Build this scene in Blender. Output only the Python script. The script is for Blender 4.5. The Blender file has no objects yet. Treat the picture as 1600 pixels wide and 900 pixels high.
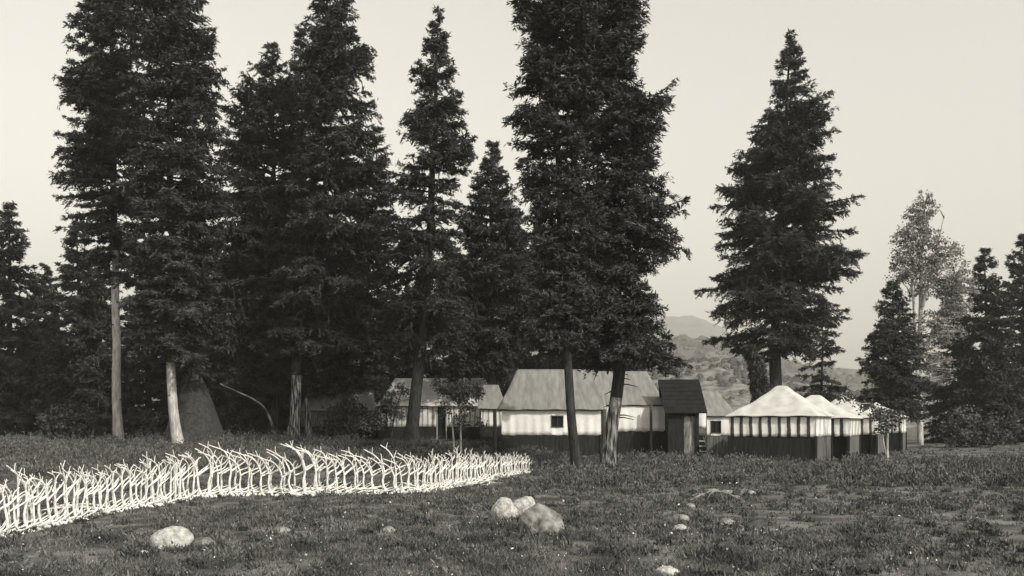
import bpy, math, random
import numpy as np
from mathutils import Vector, Matrix, noise as mnoise

rng = np.random.default_rng(7)
random.seed(7)
S = bpy.context.scene
COL = S.collection

# ------------------------------------------------------------------ camera, sky, sun, exposure
F = 1450.0          # focal length in pixels of the 1600 px wide picture
HOR = 659.0         # horizon row
EYE = 1.6
cam_d = bpy.data.cameras.new("camera")
cam = bpy.data.objects.new("camera", cam_d); COL.objects.link(cam)
cam.location = (0, 0, EYE); cam.rotation_euler = (math.radians(90), 0, 0)
cam_d.sensor_width = 36.0; cam_d.lens = 36.0 * F / 1600.0
cam_d.shift_y = (HOR - 450) / 1600.0
cam_d.clip_start = 0.1; cam_d.clip_end = 20000
S.camera = cam

SUN_DIR = Vector((0.66, -0.76, 0.74)).normalized()
el = math.asin(SUN_DIR.z); az = math.atan2(SUN_DIR.x, SUN_DIR.y)
W = bpy.data.worlds.new("World"); S.world = W; W.use_nodes = True
nt = W.node_tree; bg = nt.nodes['Background']
sky = nt.nodes.new('ShaderNodeTexSky'); sky.sky_type = 'NISHITA'; sky.sun_disc = False
sky.sun_elevation = el; sky.sun_rotation = az; sky.dust_density = 3.0; sky.air_density = 1.6
sep = nt.nodes.new('ShaderNodeSeparateColor')     # the old plate sees only blue light: one grey tone
nt.links.new(sky.outputs[0], sep.inputs[0])
com = nt.nodes.new('ShaderNodeCombineColor')
for i, k in enumerate((1.0, 0.965, 0.88)):
    m = nt.nodes.new('ShaderNodeMath'); m.operation = 'MULTIPLY'; m.inputs[1].default_value = k
    nt.links.new(sep.outputs[2], m.inputs[0]); nt.links.new(m.outputs[0], com.inputs[i])
nt.links.new(com.outputs[0], bg.inputs[0]); bg.inputs[1].default_value = 0.15

sun_d = bpy.data.lights.new("sun", 'SUN'); sun_d.energy = 2.1; sun_d.angle = math.radians(0.6)
sun_d.color = (1.0, 0.97, 0.90)
sun = bpy.data.objects.new("sun", sun_d); COL.objects.link(sun)
sun.rotation_euler = SUN_DIR.to_track_quat('Z', 'Y').to_euler()
S.view_settings.view_transform = 'Standard'; S.view_settings.look = 'None'
S.view_settings.exposure = 0.50; S.view_settings.gamma = 1.0
S.render.engine = 'CYCLES'
S.cycles.volume_bounces = 1

# ------------------------------------------------------------------ ground shape and picture-to-world helpers
def smooth(t):
    t = np.clip(t, 0, 1); return t * t * (3 - 2 * t)
def ground_h(x, y):
    x = np.asarray(x, float); y = np.asarray(y, float)
    wl = 1 - 0.75 * smooth((x + 2) / 12)
    h = 0.75 * smooth((y - 24) / 26) * wl
    h = h + 0.03 * np.sin(x * 0.9 + 1.3 * np.sin(y * 0.4)) * np.sin(y * 0.7 + x * .3) + 0.015 * np.sin(x * 2.7 + y * 1.9)
    # low bank right of the middle with a stony lip
    h = h + 0.16 * np.exp(-(((x - 4.7) / 1.3) ** 2 + ((y - 20.5) / 1.0) ** 2))
    return h
def at(px, py, Y):
    return Vector(((px - 800) / F * Y, Y, EYE - (py - HOR) / F * Y))
def on_ground(px, py):
    lo = 5.0
    for Y in np.arange(6, 90, 0.1):
        p = at(px, py, Y)
        if p.z <= float(ground_h(p.x, p.y)): return p.x, Y
    return (px - 800) / F * 60, 60.0
def gpt(px, Y):
    x = (px - 800) / F * Y
    return Vector((x, Y, float(ground_h(x, Y))))

# ------------------------------------------------------------------ materials
MATS = {}
def mat(name, col, col2=None, scale=4.0, rough=0.9, stretch=(1, 1, 1), bump=0.0, bscale=30.0, detail=6.0, contrast=(0.35, 0.65), island=0.0):
    if name in MATS: return MATS[name]
    m = bpy.data.materials.new(name); m.use_nodes = True
    t = m.node_tree; b = t.nodes['Principled BSDF']
    b.inputs['Roughness'].default_value = rough
    b.inputs['Specular IOR Level'].default_value = 0.2
    tint = lambda v: (v, v * 0.975, v * 0.92, 1)
    if col2 is None: col2 = col
    tc = t.nodes.new('ShaderNodeTexCoord'); mp = t.nodes.new('ShaderNodeMapping')
    mp.inputs['Scale'].default_value = stretch
    t.links.new(tc.outputs['Object'], mp.inputs[0])
    n = t.nodes.new('ShaderNodeTexNoise'); n.inputs['Scale'].default_value = scale; n.inputs['Detail'].default_value = detail
    t.links.new(mp.outputs[0], n.inputs[0])
    r = t.nodes.new('ShaderNodeValToRGB')
    r.color_ramp.elements[0].position = contrast[0]; r.color_ramp.elements[1].position = contrast[1]
    r.color_ramp.elements[0].color = tint(col); r.color_ramp.elements[1].color = tint(col2)
    t.links.new(n.outputs[0], r.inputs[0]); out = r.outputs[0]
    if island:
        g = t.nodes.new('ShaderNodeNewGeometry'); mr = t.nodes.new('ShaderNodeMapRange')
        mr.inputs['To Min'].default_value = 1 - island; mr.inputs['To Max'].default_value = 1 + island
        t.links.new(g.outputs['Random Per Island'], mr.inputs[0])
        hs = t.nodes.new('ShaderNodeHueSaturation')
        t.links.new(mr.outputs[0], hs.inputs['Value']); t.links.new(out, hs.inputs['Color']); out = hs.outputs[0]
    t.links.new(out, b.inputs['Base Color'])
    if bump:
        n2 = t.nodes.new('ShaderNodeTexNoise'); n2.inputs['Scale'].default_value = bscale; n2.inputs['Detail'].default_value = 8
        t.links.new(mp.outputs[0], n2.inputs[0])
        bp = t.nodes.new('ShaderNodeBump'); bp.inputs['Strength'].default_value = bump; bp.inputs['Distance'].default_value = 0.03
        t.links.new(n2.outputs[0], bp.inputs['Height']); t.links.new(bp.outputs[0], b.inputs['Normal'])
    MATS[name] = m; return m
def stripe_mat(name, light, dark, period, duty=0.33):
    if name in MATS: return MATS[name]
    m = mat(name, light * 0.86, light, scale=2.5, bump=0.3, bscale=25)
    t = m.node_tree; b = t.nodes['Principled BSDF']
    src = b.inputs['Base Color'].links[0].from_socket
    tc = [n for n in t.nodes if n.type == 'TEX_COORD'][0]
    sx = t.nodes.new('ShaderNodeSeparateXYZ'); t.links.new(tc.outputs['Object'], sx.inputs[0])
    wob = t.nodes.new('ShaderNodeTexNoise'); wob.inputs['Scale'].default_value = 1.7
    t.links.new(tc.outputs['Object'], wob.inputs[0])
    a = t.nodes.new('ShaderNodeMath'); a.operation = 'ADD'
    t.links.new(sx.outputs[0], a.inputs[0]); t.links.new(sx.outputs[1], a.inputs[1])
    w = t.nodes.new('ShaderNodeMath'); w.operation = 'MULTIPLY_ADD'; w.inputs[1].default_value = 0.10
    t.links.new(wob.outputs[0], w.inputs[0]); t.links.new(a.outputs[0], w.inputs[2])
    md = t.nodes.new('ShaderNodeMath'); md.operation = 'PINGPONG'; md.inputs[1].default_value = period / 2
    t.links.new(w.outputs[0], md.inputs[0])
    mr = t.nodes.new('ShaderNodeMapRange'); th = period / 2 * (1 - duty)
    mr.inputs['From Min'].default_value = th - 0.012; mr.inputs['From Max'].default_value = th + 0.012
    t.links.new(md.outputs[0], mr.inputs[0])
    mx = t.nodes.new('ShaderNodeMix'); mx.data_type = 'RGBA'
    t.links.new(mr.outputs[0], mx.inputs[0]); t.links.new(src, mx.inputs[6])
    mx.inputs[7].default_value = (dark, dark * .96, dark * .88, 1)
    t.links.new(mx.outputs[2], b.inputs['Base Color'])
    return m
M_NEEDLE = mat('needles', 0.034, 0.085, scale=0.9, contrast=(0.35, 0.7), island=0.3)
M_NEEDLE_FAR = mat('needles_far', 0.035, 0.075, scale=0.7, contrast=(0.35, 0.7), island=0.4)
M_LEAF = mat('leaves', 0.05, 0.11, scale=2, island=0.5)
M_LEAF_PALE = mat('pale_leaves', 0.16, 0.30, scale=2, island=0.4)
M_BARK = mat('dark_bark', 0.016, 0.05, scale=5, stretch=(3, 3, .5), bump=0.8, bscale=9)
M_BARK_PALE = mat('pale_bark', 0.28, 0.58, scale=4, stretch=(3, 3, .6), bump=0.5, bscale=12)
M_BARK_GREY_SUN = mat('grey_or_painted_sun_bark', 0.018, 0.28, scale=5, stretch=(3, 3, .4), bump=0.8, bscale=9, contrast=(.42, .62))  # grey bark; on the stout conifer its pale patches stand for sunlight
M_ANTLER = mat('antler_bone', 0.52, 0.84, scale=5, bump=0.2, rough=.7, contrast=(.3, .55))
M_ROCK = mat('granite', 0.06, 0.34, scale=7, bump=0.9, bscale=16, detail=12, contrast=(.3, .7))
M_ROCK_PALE = mat('pale_granite', 0.22, 0.52, scale=12, bump=1.0, bscale=22, detail=14, contrast=(.34, .62))
M_ROCK_DARK = mat('dark_granite', 0.06, 0.22, scale=7, bump=0.9, bscale=16, detail=12)
M_BOARD = mat('dark_boards', 0.014, 0.032, scale=3, stretch=(6, 6, .7), bump=0.5)
M_BOARD_GREY_LIT_SHADE = mat('weathered_boards_lit_shade', 0.07, 0.17, scale=3, stretch=(6, 6, .7), bump=0.5)  # grey boards; also colours in sunlit pavilion sides and tree-shaded canvas
M_TAR = mat('tar_roofing', 0.008, 0.018, scale=5, bump=0.5)
M_CANVAS = mat('white_canvas', 0.70, 0.86, scale=1.6, bump=0.4, bscale=14)
M_CANVAS_ROOF = mat('aged_roof_canvas', 0.15, 0.26, scale=2.6, stretch=(2.4, .5, .5), bump=0.3, bscale=10, contrast=(.3, .7))
M_CANVAS_ROOF_W = mat('bright_roof_canvas', 0.42, 0.56, scale=2.2, contrast=(.3, .6), bump=0.3, bscale=8)
M_STRIPE = stripe_mat('striped_canvas', 0.84, 0.07, 0.34, 0.34)
M_STRIPE_FINE = stripe_mat('fine_striped_canvas', 0.72, 0.28, 0.26, 0.32)
M_DARK = mat('dark_inside', 0.012, 0.02, scale=3)  # near-black colour for the shade inside doorways and windows
M_POST = mat('dark_post', 0.03, 0.07, scale=5, stretch=(4, 4, .5))
M_POST_PALE = mat('pale_post', 0.30, 0.5, scale=5, stretch=(4, 4, .5))
M_GRASS = mat('grass_blades', 0.045, 0.14, scale=1.4, contrast=(.38, .62), island=0.5)
M_SAGE = mat('sagebrush', 0.06, 0.14, scale=1.0, island=0.5)
M_HILL = mat('hill_cover', 0.06, 0.13, scale=0.05, detail=15, contrast=(.40, .62))
M_HILL_NEAR = mat('near_hill_cover', 0.10, 0.24, scale=0.35, detail=15, contrast=(.40, .62))
M_SPECK = mat('bleached_chips', 0.40, 0.75, scale=2, island=.3)

gm = mat('meadow_soil', 0.045, 0.17, scale=1.3, detail=15, bump=1.0, bscale=9, contrast=(.40, .66))
# ------------------------------------------------------------------ mesh helpers
def tag(o, label=None, cat=None, group=None, kind=None):
    if label: o['label'] = label
    if cat: o['category'] = cat
    if group: o['group'] = group
    if kind: o['kind'] = kind
    return o
def link(name, me, parent=None, smooth_=False):
    o = bpy.data.objects.new(name, me); COL.objects.link(o)
    if parent is not None: o.parent = parent
    if smooth_ and me is not None:
        me.polygons.foreach_set('use_smooth', [True] * len(me.polygons))
    return o
def empty(name, loc, rz=0):
    o = bpy.data.objects.new(name, None); COL.objects.link(o)
    o.location = loc; o.rotation_euler = (0, 0, rz); o.empty_display_size = .3
    return o
class MB:
    def __init__(s): s.v = []; s.f = []; s.mi = []
    def add(s, vs, fs, mi=0):
        n = len(s.v); s.v += [tuple(v) for v in vs]; s.f += [tuple(i + n for i in f) for f in fs]; s.mi += [mi] * len(fs)
    def box(s, x0, x1, y0, y1, z0, z1):
        s.add([(x0,y0,z0),(x1,y0,z0),(x1,y1,z0),(x0,y1,z0),(x0,y0,z1),(x1,y0,z1),(x1,y1,z1),(x0,y1,z1)],
              [(0,3,2,1),(4,5,6,7),(0,1,5,4),(1,2,6,5),(2,3,7,6),(3,0,4,7)])
    def tube(s, pts, rad, n=6, mi=None, wob=0.0):
        pts = [Vector(p) for p in pts]; k = len(pts); vs = []
        up = Vector((0.13, 0.97, 0.2))
        for i, p in enumerate(pts):
            d = (pts[min(i+1, k-1)] - pts[max(i-1, 0)]).normalized()
            a = d.cross(up)
            if a.length < .1: a = d.cross(Vector((1, 0, 0)))
            a.normalize(); b = d.cross(a)
            for j in range(n):
                w = 2 * math.pi * j / n
                r = rad[i] * (1 + wob * math.sin(3 * w + i * .7 + pts[0].x))
                vs.append(p + (a * math.cos(w) + b * math.sin(w)) * r)
        fs = []; ms = []
        for i in range(k - 1):
            for j in range(n):
                fs.append((i*n+j, i*n+(j+1) % n, (i+1)*n+(j+1) % n, (i+1)*n+j)); ms.append(mi[i] if mi else 0)
        fs.append(tuple(range(n))[::-1]); fs.append(tuple(range((k-1)*n, k*n))); ms += [mi[0] if mi else 0, mi[-1] if mi else 0]
        n0 = len(s.f); s.add(vs, fs); s.mi[n0:] = ms
    def build(s, name, m, parent=None, smooth_=False):
        me = bpy.data.meshes.new(name); me.from_pydata(s.v, [], s.f)
        for mm in (m if isinstance(m, (list, tuple)) else [m]): me.materials.append(mm)
        if max(s.mi, default=0) > 0: me.polygons.foreach_set('material_index', s.mi)
        me.update(); return link(name, me, parent, smooth_)
def np_mesh(name, V, k, m, parent=None):
    """V: (n*k,3) vertices of n separate k-gons"""
    n = len(V) // k
    me = bpy.data.meshes.new(name)
    me.vertices.add(n * k); me.vertices.foreach_set('co', np.ascontiguousarray(V, dtype=np.float32).ravel())
    me.loops.add(n * k); me.loops.foreach_set('vertex_index', np.arange(n * k, dtype=np.int32))
    me.polygons.add(n); me.polygons.foreach_set('loop_start', np.arange(0, n * k, k, dtype=np.int32))
    me.polygons.foreach_set('loop_total', np.full(n, k, dtype=np.int32))
    me.materials.append(m); me.update(calc_edges=True)
    return link(name, me, parent)
def catmull(P, sub=5):
    P = [Vector(p) for p in P]; out = []
    Q = [P[0]*2 - P[1]] + P + [P[-1]*2 - P[-2]]
    for i in range(1, len(Q) - 2):
        for s_ in range(sub):
            t = s_ / sub; a, b, c, d = Q[i-1], Q[i], Q[i+1], Q[i+2]
            out.append(0.5*((2*b) + (c-a)*t + (2*a-5*b+4*c-d)*t*t + (3*b-a-3*c+d)*t**3))
    out.append(P[-1]); return out

# ------------------------------------------------------------------ setting: ground, hills, haze
def build_ground():
    xs = np.concatenate([[-6000, -2500, -1000, -400, -160, -80], np.arange(-45, 45.01, .35), [80, 160, 400, 1000, 2500, 6000]])
    ys = np.concatenate([[-200, -60, -20, -5], np.arange(2, 62, .35), [66, 72, 80, 100, 150, 300, 700, 1500, 3500, 8000]])
    X, Y = np.meshgrid(xs, ys); Z = ground_h(X, Y) + rng.normal(0, .008, X.shape)
    nx, ny = len(xs), len(ys)
    v = np.stack([X, Y, Z], -1).reshape(-1, 3)
    fs = [(j*nx+i, j*nx+i+1, (j+1)*nx+i+1, (j+1)*nx+i) for j in range(ny-1) for i in range(nx-1)]
    me = bpy.data.meshes.new('ground'); me.from_pydata(v.tolist(), [], fs); me.materials.append(gm); me.update()
    return tag(link('ground', me, None, True), kind='structure')
build_ground()
def hill(ridge, Y, depth, m, rough):
    px = [r[0] for r in ridge]; py = [r[1] for r in ridge]
    P = np.linspace(px[0], px[-1], 520); vs = []; nv = 60
    for i, p in enumerate(P):
        top = EYE + (HOR - np.interp(p, px, py)) / F * Y
        for j in range(nv):
            t = j / (nv - 1) * 2 - 1
            y = Y + t * depth; x = (p - 800) / F * Y
            n = mnoise.fractal(Vector((x / rough, y / rough, Y)), .8, 2.1, 8)
            z = (top + n * rough * .06) * (math.cos(t * math.pi / 2) ** 1.3) - 2 * (abs(t) > .99)
            vs.append((x, y, z))
    fs = [(i*nv+j, (i+1)*nv+j, (i+1)*nv+j+1, i*nv+j+1) for i in range(len(P)-1) for j in range(nv-1)]
    me = bpy.data.meshes.new('hill'); me.from_pydata(vs, [], fs); me.materials.append(m); me.update()
    return tag(link('hill', me, None, True), kind='structure')
hill([(-900, 610), (0, 570), (500, 555), (850, 520), (1000, 505), (1075, 496), (1105, 505), (1145, 540), (1200, 568), (1300, 590), (1600, 612), (2400, 635)], 2200, 600, M_HILL, 260)
hill([(-600, 640), (300, 600), (900, 560), (1000, 541), (1060, 531), (1110, 538), (1160, 556), (1210, 572), (1290, 580), (1446, 598), (1600, 585), (2400, 600)], 900, 300, M_HILL, 120)
hill([(200, 650), (900, 600), (1040, 578), (1085, 567), (1130, 572), (1180, 586), (1240, 604), (1400, 622), (2200, 630)], 330, 110, M_HILL_NEAR, 50)

def hill_scrub():
    obs = [o for o in COL.objects if o.name.startswith('hill')]; vs = []; R = np.random.default_rng(3)
    for o, n, r0, r1 in ((obs[2], 2600, .5, 1.9), (obs[1], 3200, 1.5, 5.5)):
        co = np.empty(len(o.data.vertices) * 3, np.float32); o.data.vertices.foreach_get('co', co); co = co.reshape(-1, 3)
        co = co[(co[:, 0] > -.1 * co[:, 1]) & (co[:, 0] < .62 * co[:, 1])]
        dn = np.array([mnoise.noise(Vector(c) / (r1 * 18)) for c in co]); co = co[dn > -.05]
        c = co[R.integers(0, len(co), n)] + R.normal(0, r1, (n, 3)) * np.array([1, 1, .02])
        r = R.uniform(r0, r1, n); m = 26
        idx = np.repeat(np.arange(n), m); u = R.normal(0, 1, (n * m, 3)); u /= np.linalg.norm(u, axis=1, keepdims=True); u[:, 2] = np.abs(u[:, 2])
        P = c[idx] + u * r[idx][:, None] * .75; D = np.cross(u, R.normal(0, 1, u.shape)); D /= np.linalg.norm(D, axis=1, keepdims=True); N = np.cross(u, D)
        L = (r[idx] * .9)[:, None]
        vs.append(np.stack([P - D * L * .5, P + N * L * .4, P + D * L * .5, P - N * L * .4], 1).reshape(-1, 3))
    tag(np_mesh('hill_scrub', np.concatenate(vs), 4, mat('scrub_leaves', .07, .11, scale=.2)), kind='stuff')
hill_scrub()
hz = MB(); hz.box(-3400, 3400, -30, 2990, -4, 330)
hm = bpy.data.materials.new('haze'); hm.use_nodes = True
ht = hm.node_tree; ht.nodes.remove(ht.nodes['Principled BSDF'])
pv = ht.nodes.new('ShaderNodeVolumePrincipled'); pv.inputs['Density'].default_value = 0.00045
pv.inputs['Color'].default_value = (0.98, 0.965, 0.91, 1); pv.inputs['Anisotropy'].default_value = 0.2
ht.links.new(pv.outputs[0], [n for n in ht.nodes if n.type == 'OUTPUT_MATERIAL'][0].inputs['Volume'])
tag(hz.build('haze', hm), kind='stuff')

# ------------------------------------------------------------------ canvas cabins
def rippled(mb, p0, p1, z0, z1, amp=0.012, wl=0.17, scal=0.0, nrm=(0, -1), seed=0, holes=None):
    """a hanging canvas panel from p0 to p1 (local xy), rippled, two skins 1 cm apart"""
    p0 = Vector((p0[0], p0[1])); p1 = Vector((p1[0], p1[1])); L = (p1 - p0).length
    nx = max(4, int(L / 0.045)); nz = 6; vs = []; r = random.Random(seed); ph = [r.uniform(0, 6) for _ in range(4)]
    for side in (0, 1):
        for j in range(nz + 1):
            v = j / nz
            for i in range(nx + 1):
                u = i / nx; s_ = u * L
                a = amp * (0.25 + .9 * (1 - v)) * (math.sin(s_ / wl * 6.283 / 2 + ph[0]) + .6 * math.sin(s_ / wl * 2.1 + ph[1] + v) )
                z = z0 + (z1 - z0) * v
                if j == 0: z += scal * (math.sin(s_ * 7 + ph[2]) * .5 + math.sin(s_ * 17 + ph[3]) * .35)
                q = p0.lerp(p1, u); off = a - side * .012
                vs.append((q.x + nrm[0] * off, q.y + nrm[1] * off, z))
    n = nx + 1; B = (nz + 1) * n; fs = []
    for j in range(nz):
        for i in range(nx):
            fs.append((j*n+i, j*n+i+1, (j+1)*n+i+1, (j+1)*n+i)); fs.append((B+j*n+i, B+(j+1)*n+i, B+(j+1)*n+i+1, B+j*n+i+1))
    for i in range(nx):
        fs.append((i, B+i, B+i+1, i+1)); fs.append((nz*n+i, nz*n+i+1, B+nz*n+i+1, B+nz*n+i))
    mb.add(vs, fs)
def canvas_roof(root, W_, D_, ze, zr, hl, hr, m, ov=0.16, sag=0.05, name='roof', seed=1, pyramid=False, pleat=0.006):
    nx, ny = 44, 30; vs = []; r = random.Random(seed); ph = r.uniform(0, 6)
    X = [-ov + (W_ + 2*ov) * i / nx for i in range(nx + 1)]; Y_ = [-ov + (D_ + 2*ov) * j / ny for j in range(ny + 1)]
    for side in (0, 1):
        for y in Y_:
            for x in X:
                ex0 = (x + ov) / (hl + ov) if hl > 0 else 9; ex1 = (W_ + ov - x) / (hr + ov) if hr > 0 else 9
                ey = min(y + ov, D_ + ov - y) / (D_ / 2 + ov)
                t = max(0, min(1, ex0, ex1, ey))
                z = ze - .04 + (zr - ze + .04) * t - sag * math.sin(math.pi * t) * (1 + .4 * math.sin(x * 2.1 + ph))
                z += pleat * math.sin(x * 9 + ph + y * .6) * math.sin(math.pi * t) + .012 * math.sin(x * 6 + ph) * (t < .05) - .02 * side
                vs.append((x, y, z))
    n = nx + 1; B = n * (ny + 1); fs = []
    for j in range(ny):
        for i in range(nx):
            fs.append((j*n+i, j*n+i+1, (j+1)*n+i+1, (j+1)*n+i)); fs.append((B+j*n+i, B+(j+1)*n+i, B+(j+1)*n+i+1, B+j*n+i+1))
    for i in range(nx):
        for j, f in ((0, 0), (ny, 1)):
            q = (j*n+i, B+j*n+i, B+j*n+i+1, j*n+i+1); fs.append(q if not f else q[::-1])
    for j in range(ny):
        for i, f in ((0, 1), (nx, 0)):
            q = (j*n+i, B+j*n+i, B+(j+1)*n+i, (j+1)*n+i); fs.append(q if not f else q[::-1])
    mb = MB(); mb.add(vs, fs); o = mb.build(name, m, root, True)
    return o
def boards(mb, x0, x1, y0, y1, z0, z1, axis, seed=0):
    """upright boards with small gaps and uneven tops"""
    r = random.Random(seed); a, b = (x0, x1) if axis == 'x' else (y0, y1); p = a
    while p < b - .01:
        q = min(p + r.uniform(.13, .17), b); d = r.uniform(0, .006); zt = z1 - r.uniform(0, .008)
        if axis == 'x': mb.box(p + .003, q - .003, y0 - d, y1, z0, zt)
        else: mb.box(x0, x1 + d, p + .003, q - .003, z0, zt)
        p = q
def cabin(name, label, cat, A, ang, W_, D_, ze, zr, zd, canvas, roof_m, hl=1., hr=1., doors=(), windows=(), base_m=None, side_base=None,
          group=None, ov=.16, post_m=None, gable_m=None, seed=0, low_doors=False, jamb=True, sag=.05, scal=.012, pleat=0.006):
    """A: front left corner on the ground (world); ang: heading of the front; heights are world heights"""
    gz = A.z; root = empty(name, (A.x, A.y, gz), ang); tag(root, label, cat, group)
    ze -= gz; zr -= gz; zd -= gz; base_m = base_m or M_BOARD; side_base = side_base or base_m
    T = .05; low = -.45
    ed = sorted(doors); segs = []; p = 0
    for a, b in ed:
        segs.append((p, a)); p = b
    segs.append((p, W_)); k = 0
    if low_doors:
        mb = MB(); rippled(mb, (0, 0), (W_, 0), zd, ze, seed=seed, scal=scal); mb.build('canvas_wall', canvas, root, True)
    for a, b in segs:
        if b - a < .03: continue
        mb = MB(); ws = [w for w in windows if w[0] >= a and w[1] <= b]; q = a
        for w0, w1, v0, v1 in ws:
            v0 -= gz; v1 -= gz
            rippled(mb, (q, 0), (w0, 0), zd, ze, seed=seed+k, scal=scal); k += 1
            rippled(mb, (w0, 0), (w1, 0), zd, v0, seed=seed+k, scal=scal); rippled(mb, (w0, 0), (w1, 0), v1, ze, seed=seed+k); q = w1
        rippled(mb, (q, 0), (b, 0), zd, ze, seed=seed+k, scal=scal); k += 1
        if not low_doors: mb.build('canvas_wall', canvas, root, True)
        mb = MB(); boards(mb, a, b, .02, .02+T, low, zd - .004, 'x', seed + k); mb.build('board_wall', base_m, root)
    for x, s_ in ((0, -1), (W_, 1)):
        mb = MB(); rippled(mb, (x, 0), (x, D_), zd, ze, nrm=(s_, 0), seed=seed + 11 + s_, scal=scal); mb.build('canvas_wall', canvas, root, True)
        mb = MB(); xx = (.02, .02 + T) if s_ < 0 else (W_ - .02 - T, W_ - .02)
        boards(mb, xx[0], xx[1], .08, D_, low, zd - .004, 'y', seed + 5 + s_); mb.build('board_wall', side_base, root)
    mb = MB(); rippled(mb, (0, D_), (W_, D_), zd, ze, nrm=(0, 1), seed=seed + 21); mb.build('canvas_wall', canvas, root, True)
    mb = MB(); boards(mb, .02, W_ - .02, D_ - .07, D_ - .02, low, zd - .004, 'x', seed + 9); mb.build('board_wall', base_m, root)
    canvas_roof(root, W_, D_, ze, zr, hl, hr, roof_m, ov=ov, seed=seed, sag=sag, pleat=pleat)
    for x, h in ((0, hl), (W_, hr)):
        if h <= 0:
            n = 12; vs = []
            for sx in (-.006, .006):
                for i in range(n + 1): vs.append((x + sx, D_ * i / n, ze - .02))
                for i in range(n + 1):
                    t = 1 - abs(i / n * 2 - 1); vs.append((x + sx, D_ * i / n, ze - .03 + (zr - ze) * t * .985 - sag * math.sin(math.pi * t)))
            fs = [(i, i+1, n+1+i+1, n+1+i) for i in range(n)] + [(2*n+2+n+1+i, 2*n+2+n+1+i+1, 2*n+2+i+1, 2*n+2+i) for i in range(n)]
            mb = MB(); mb.add(vs, fs); mb.build('gable', gable_m or canvas, root)
    f = MB(); f.box(-ov * .4, W_ + ov * .4, -.055, -.02, ze - .085, ze - .03); f.build('eave_board', M_POST, root)
    for x in (0, W_):
        for y in (0, D_):
            mb = MB(); mb.box(x - .045, x + .045, y - .045, y + .045, low, zd + .03) if True else None
            mb.build('corner_post', post_m or base_m, root)
    for a, b in ed:
        mb = MB(); mb.box(a + .04, b - .04, .16, .20, low, ze - .09); d = mb.build('door_shade_panel', M_DARK, root)  # dark sheet standing for the unlit inside of the doorway
        if jamb:
            for x in (a, b - .05):
                mb = MB(); mb.box(x, x + .05, -.03, .10, low, ze - .09); mb.build('door_post', M_POST_PALE, root)
    for w0, w1, v0, v1 in windows:
        v0 -= gz; v1 -= gz; c = (w0 + w1) / 2
        mb = MB(); mb.box(w0 - .02, w1 + .02, .03, .05, v0 - .02, v1 + .02); wn = mb.build('window', M_DARK, root)
        mb = MB()
        for zz in (v0, v1): mb.box(w0 - .03, w1 + .03, -.035, .0, zz - .018, zz + .018)
        for xx in (w0, w1): mb.box(xx - .018, xx + .018, -.03, .0, v0 + .019, v1 - .019)
        mb.box(c - .012, c + .012, -.028, -.0, v0 + .019, v1 - .019)
        mb.build('window_frame', M_POST, wn)
    return root
def place2(pxA, YA, pxB, YB):
    a = gpt(pxA, YA); b = gpt(pxB, YB); d = b - a
    return a, math.atan2(d.y, d.x), math.hypot(d.x, d.y)
def hz_(py, Y): return EYE + (HOR - py) / F * Y

# the three striped pavilions (near corner on the right)
RA = math.atan2(-.447, .894)
def pavilion(label, px, Y, zr, ze, zd, doors, W_=3.1, D_=3.9, seed=0):
    P0 = gpt(px, Y); A = Vector((P0.x - .894 * W_, P0.y + .447 * W_, P0.z - .03))
    return cabin('striped_pavilion', label, 'tent', A, RA, W_, D_, ze, zr, zd, M_STRIPE, M_CANVAS_ROOF_W, hl=1.35, hr=1.35, doors=doors,
                 side_base=M_BOARD_GREY_LIT_SHADE, post_m=M_BOARD, group='striped pavilions in a row at the right', seed=seed, jamb=False, low_doors=True, scal=.02, ov=.14, sag=.08, pleat=.016)  # paler side and darker front boards: sun and shade put into the colours
pavilion('largest striped canvas pavilion with white hipped roof, nearest of the row', 1275, 33, 2.98, 1.86, 1.06, ())
pavilion('striped canvas pavilion standing directly behind the right side of the largest white roofed one', 1326, 36.5, 2.72, 1.80, 1.02, ((2.3, 2.98),), seed=30)
pavilion('striped canvas pavilion with a dark doorway behind the arching leafy branch', 1370, 40.5, 2.80, 1.84, 1.03, ((2.1, 2.85),), seed=60)
pavilion('farthest striped canvas pavilion, small and half hidden beside the pale trunked tree', 1409, 45, 2.62, 1.9, 1.05, (), W_=2.6, D_=3.0, seed=90)

# the large white tent house in two joined halves
a, ang, w = place2(784, 37, 939, 37)
big = cabin('canvas_cabin', 'large white tent house with long grey canvas roof, behind the thin leaning trunk', 'tent',
      Vector((a.x, a.y, .33)), ang, w, 4.6, hz_(638, 37), hz_(577, 39.3), hz_(680, 37), M_CANVAS, M_CANVAS_ROOF, hl=.62, hr=0, ov=.2,
      windows=((1.99, 2.44, hz_(667, 37), hz_(650, 37)),), group='canvas cabins among the trees', seed=3, scal=.016, pleat=.02)
a, ang, w = place2(949, 37.8, 1039, 37.8)
cabin('canvas_cabin', 'white tent annex between the flared tree trunk and the black roofed shed', 'tent',
      Vector((a.x, a.y, .30)), ang, w, 4.3, hz_(631, 37.8), hz_(580, 40), hz_(674, 37.8), M_CANVAS, M_CANVAS_ROOF, hl=0, hr=.42, ov=.1,
      group='canvas cabins among the trees', seed=8, scal=.02, pleat=.02)
def pole(label, px, Y, z1, r=.05, m=M_POST, cat='post', name='tent_post'):
    g = gpt(px, Y); mb = MB(); mb.tube([(0, 0, -.3), (.01, 0, (z1-g.z)*.5), (0, .01, z1 - g.z)], [r*1.1, r, r*.9], 8)
    o = mb.build(name, m, None, True); o.location = g; tag(o, label, cat); return o
pole('dark upright tent post at the left end of the large white tent house', 773, 36.7, hz_(640, 36.7), .075)
pole('thin tent pole in front of the white annex wall', 1017, 37.3, hz_(631, 37.3), .06)
pole('dark tent post between the large tent house and its annex', 943, 37.2, hz_(634, 37.2), .09)

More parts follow.
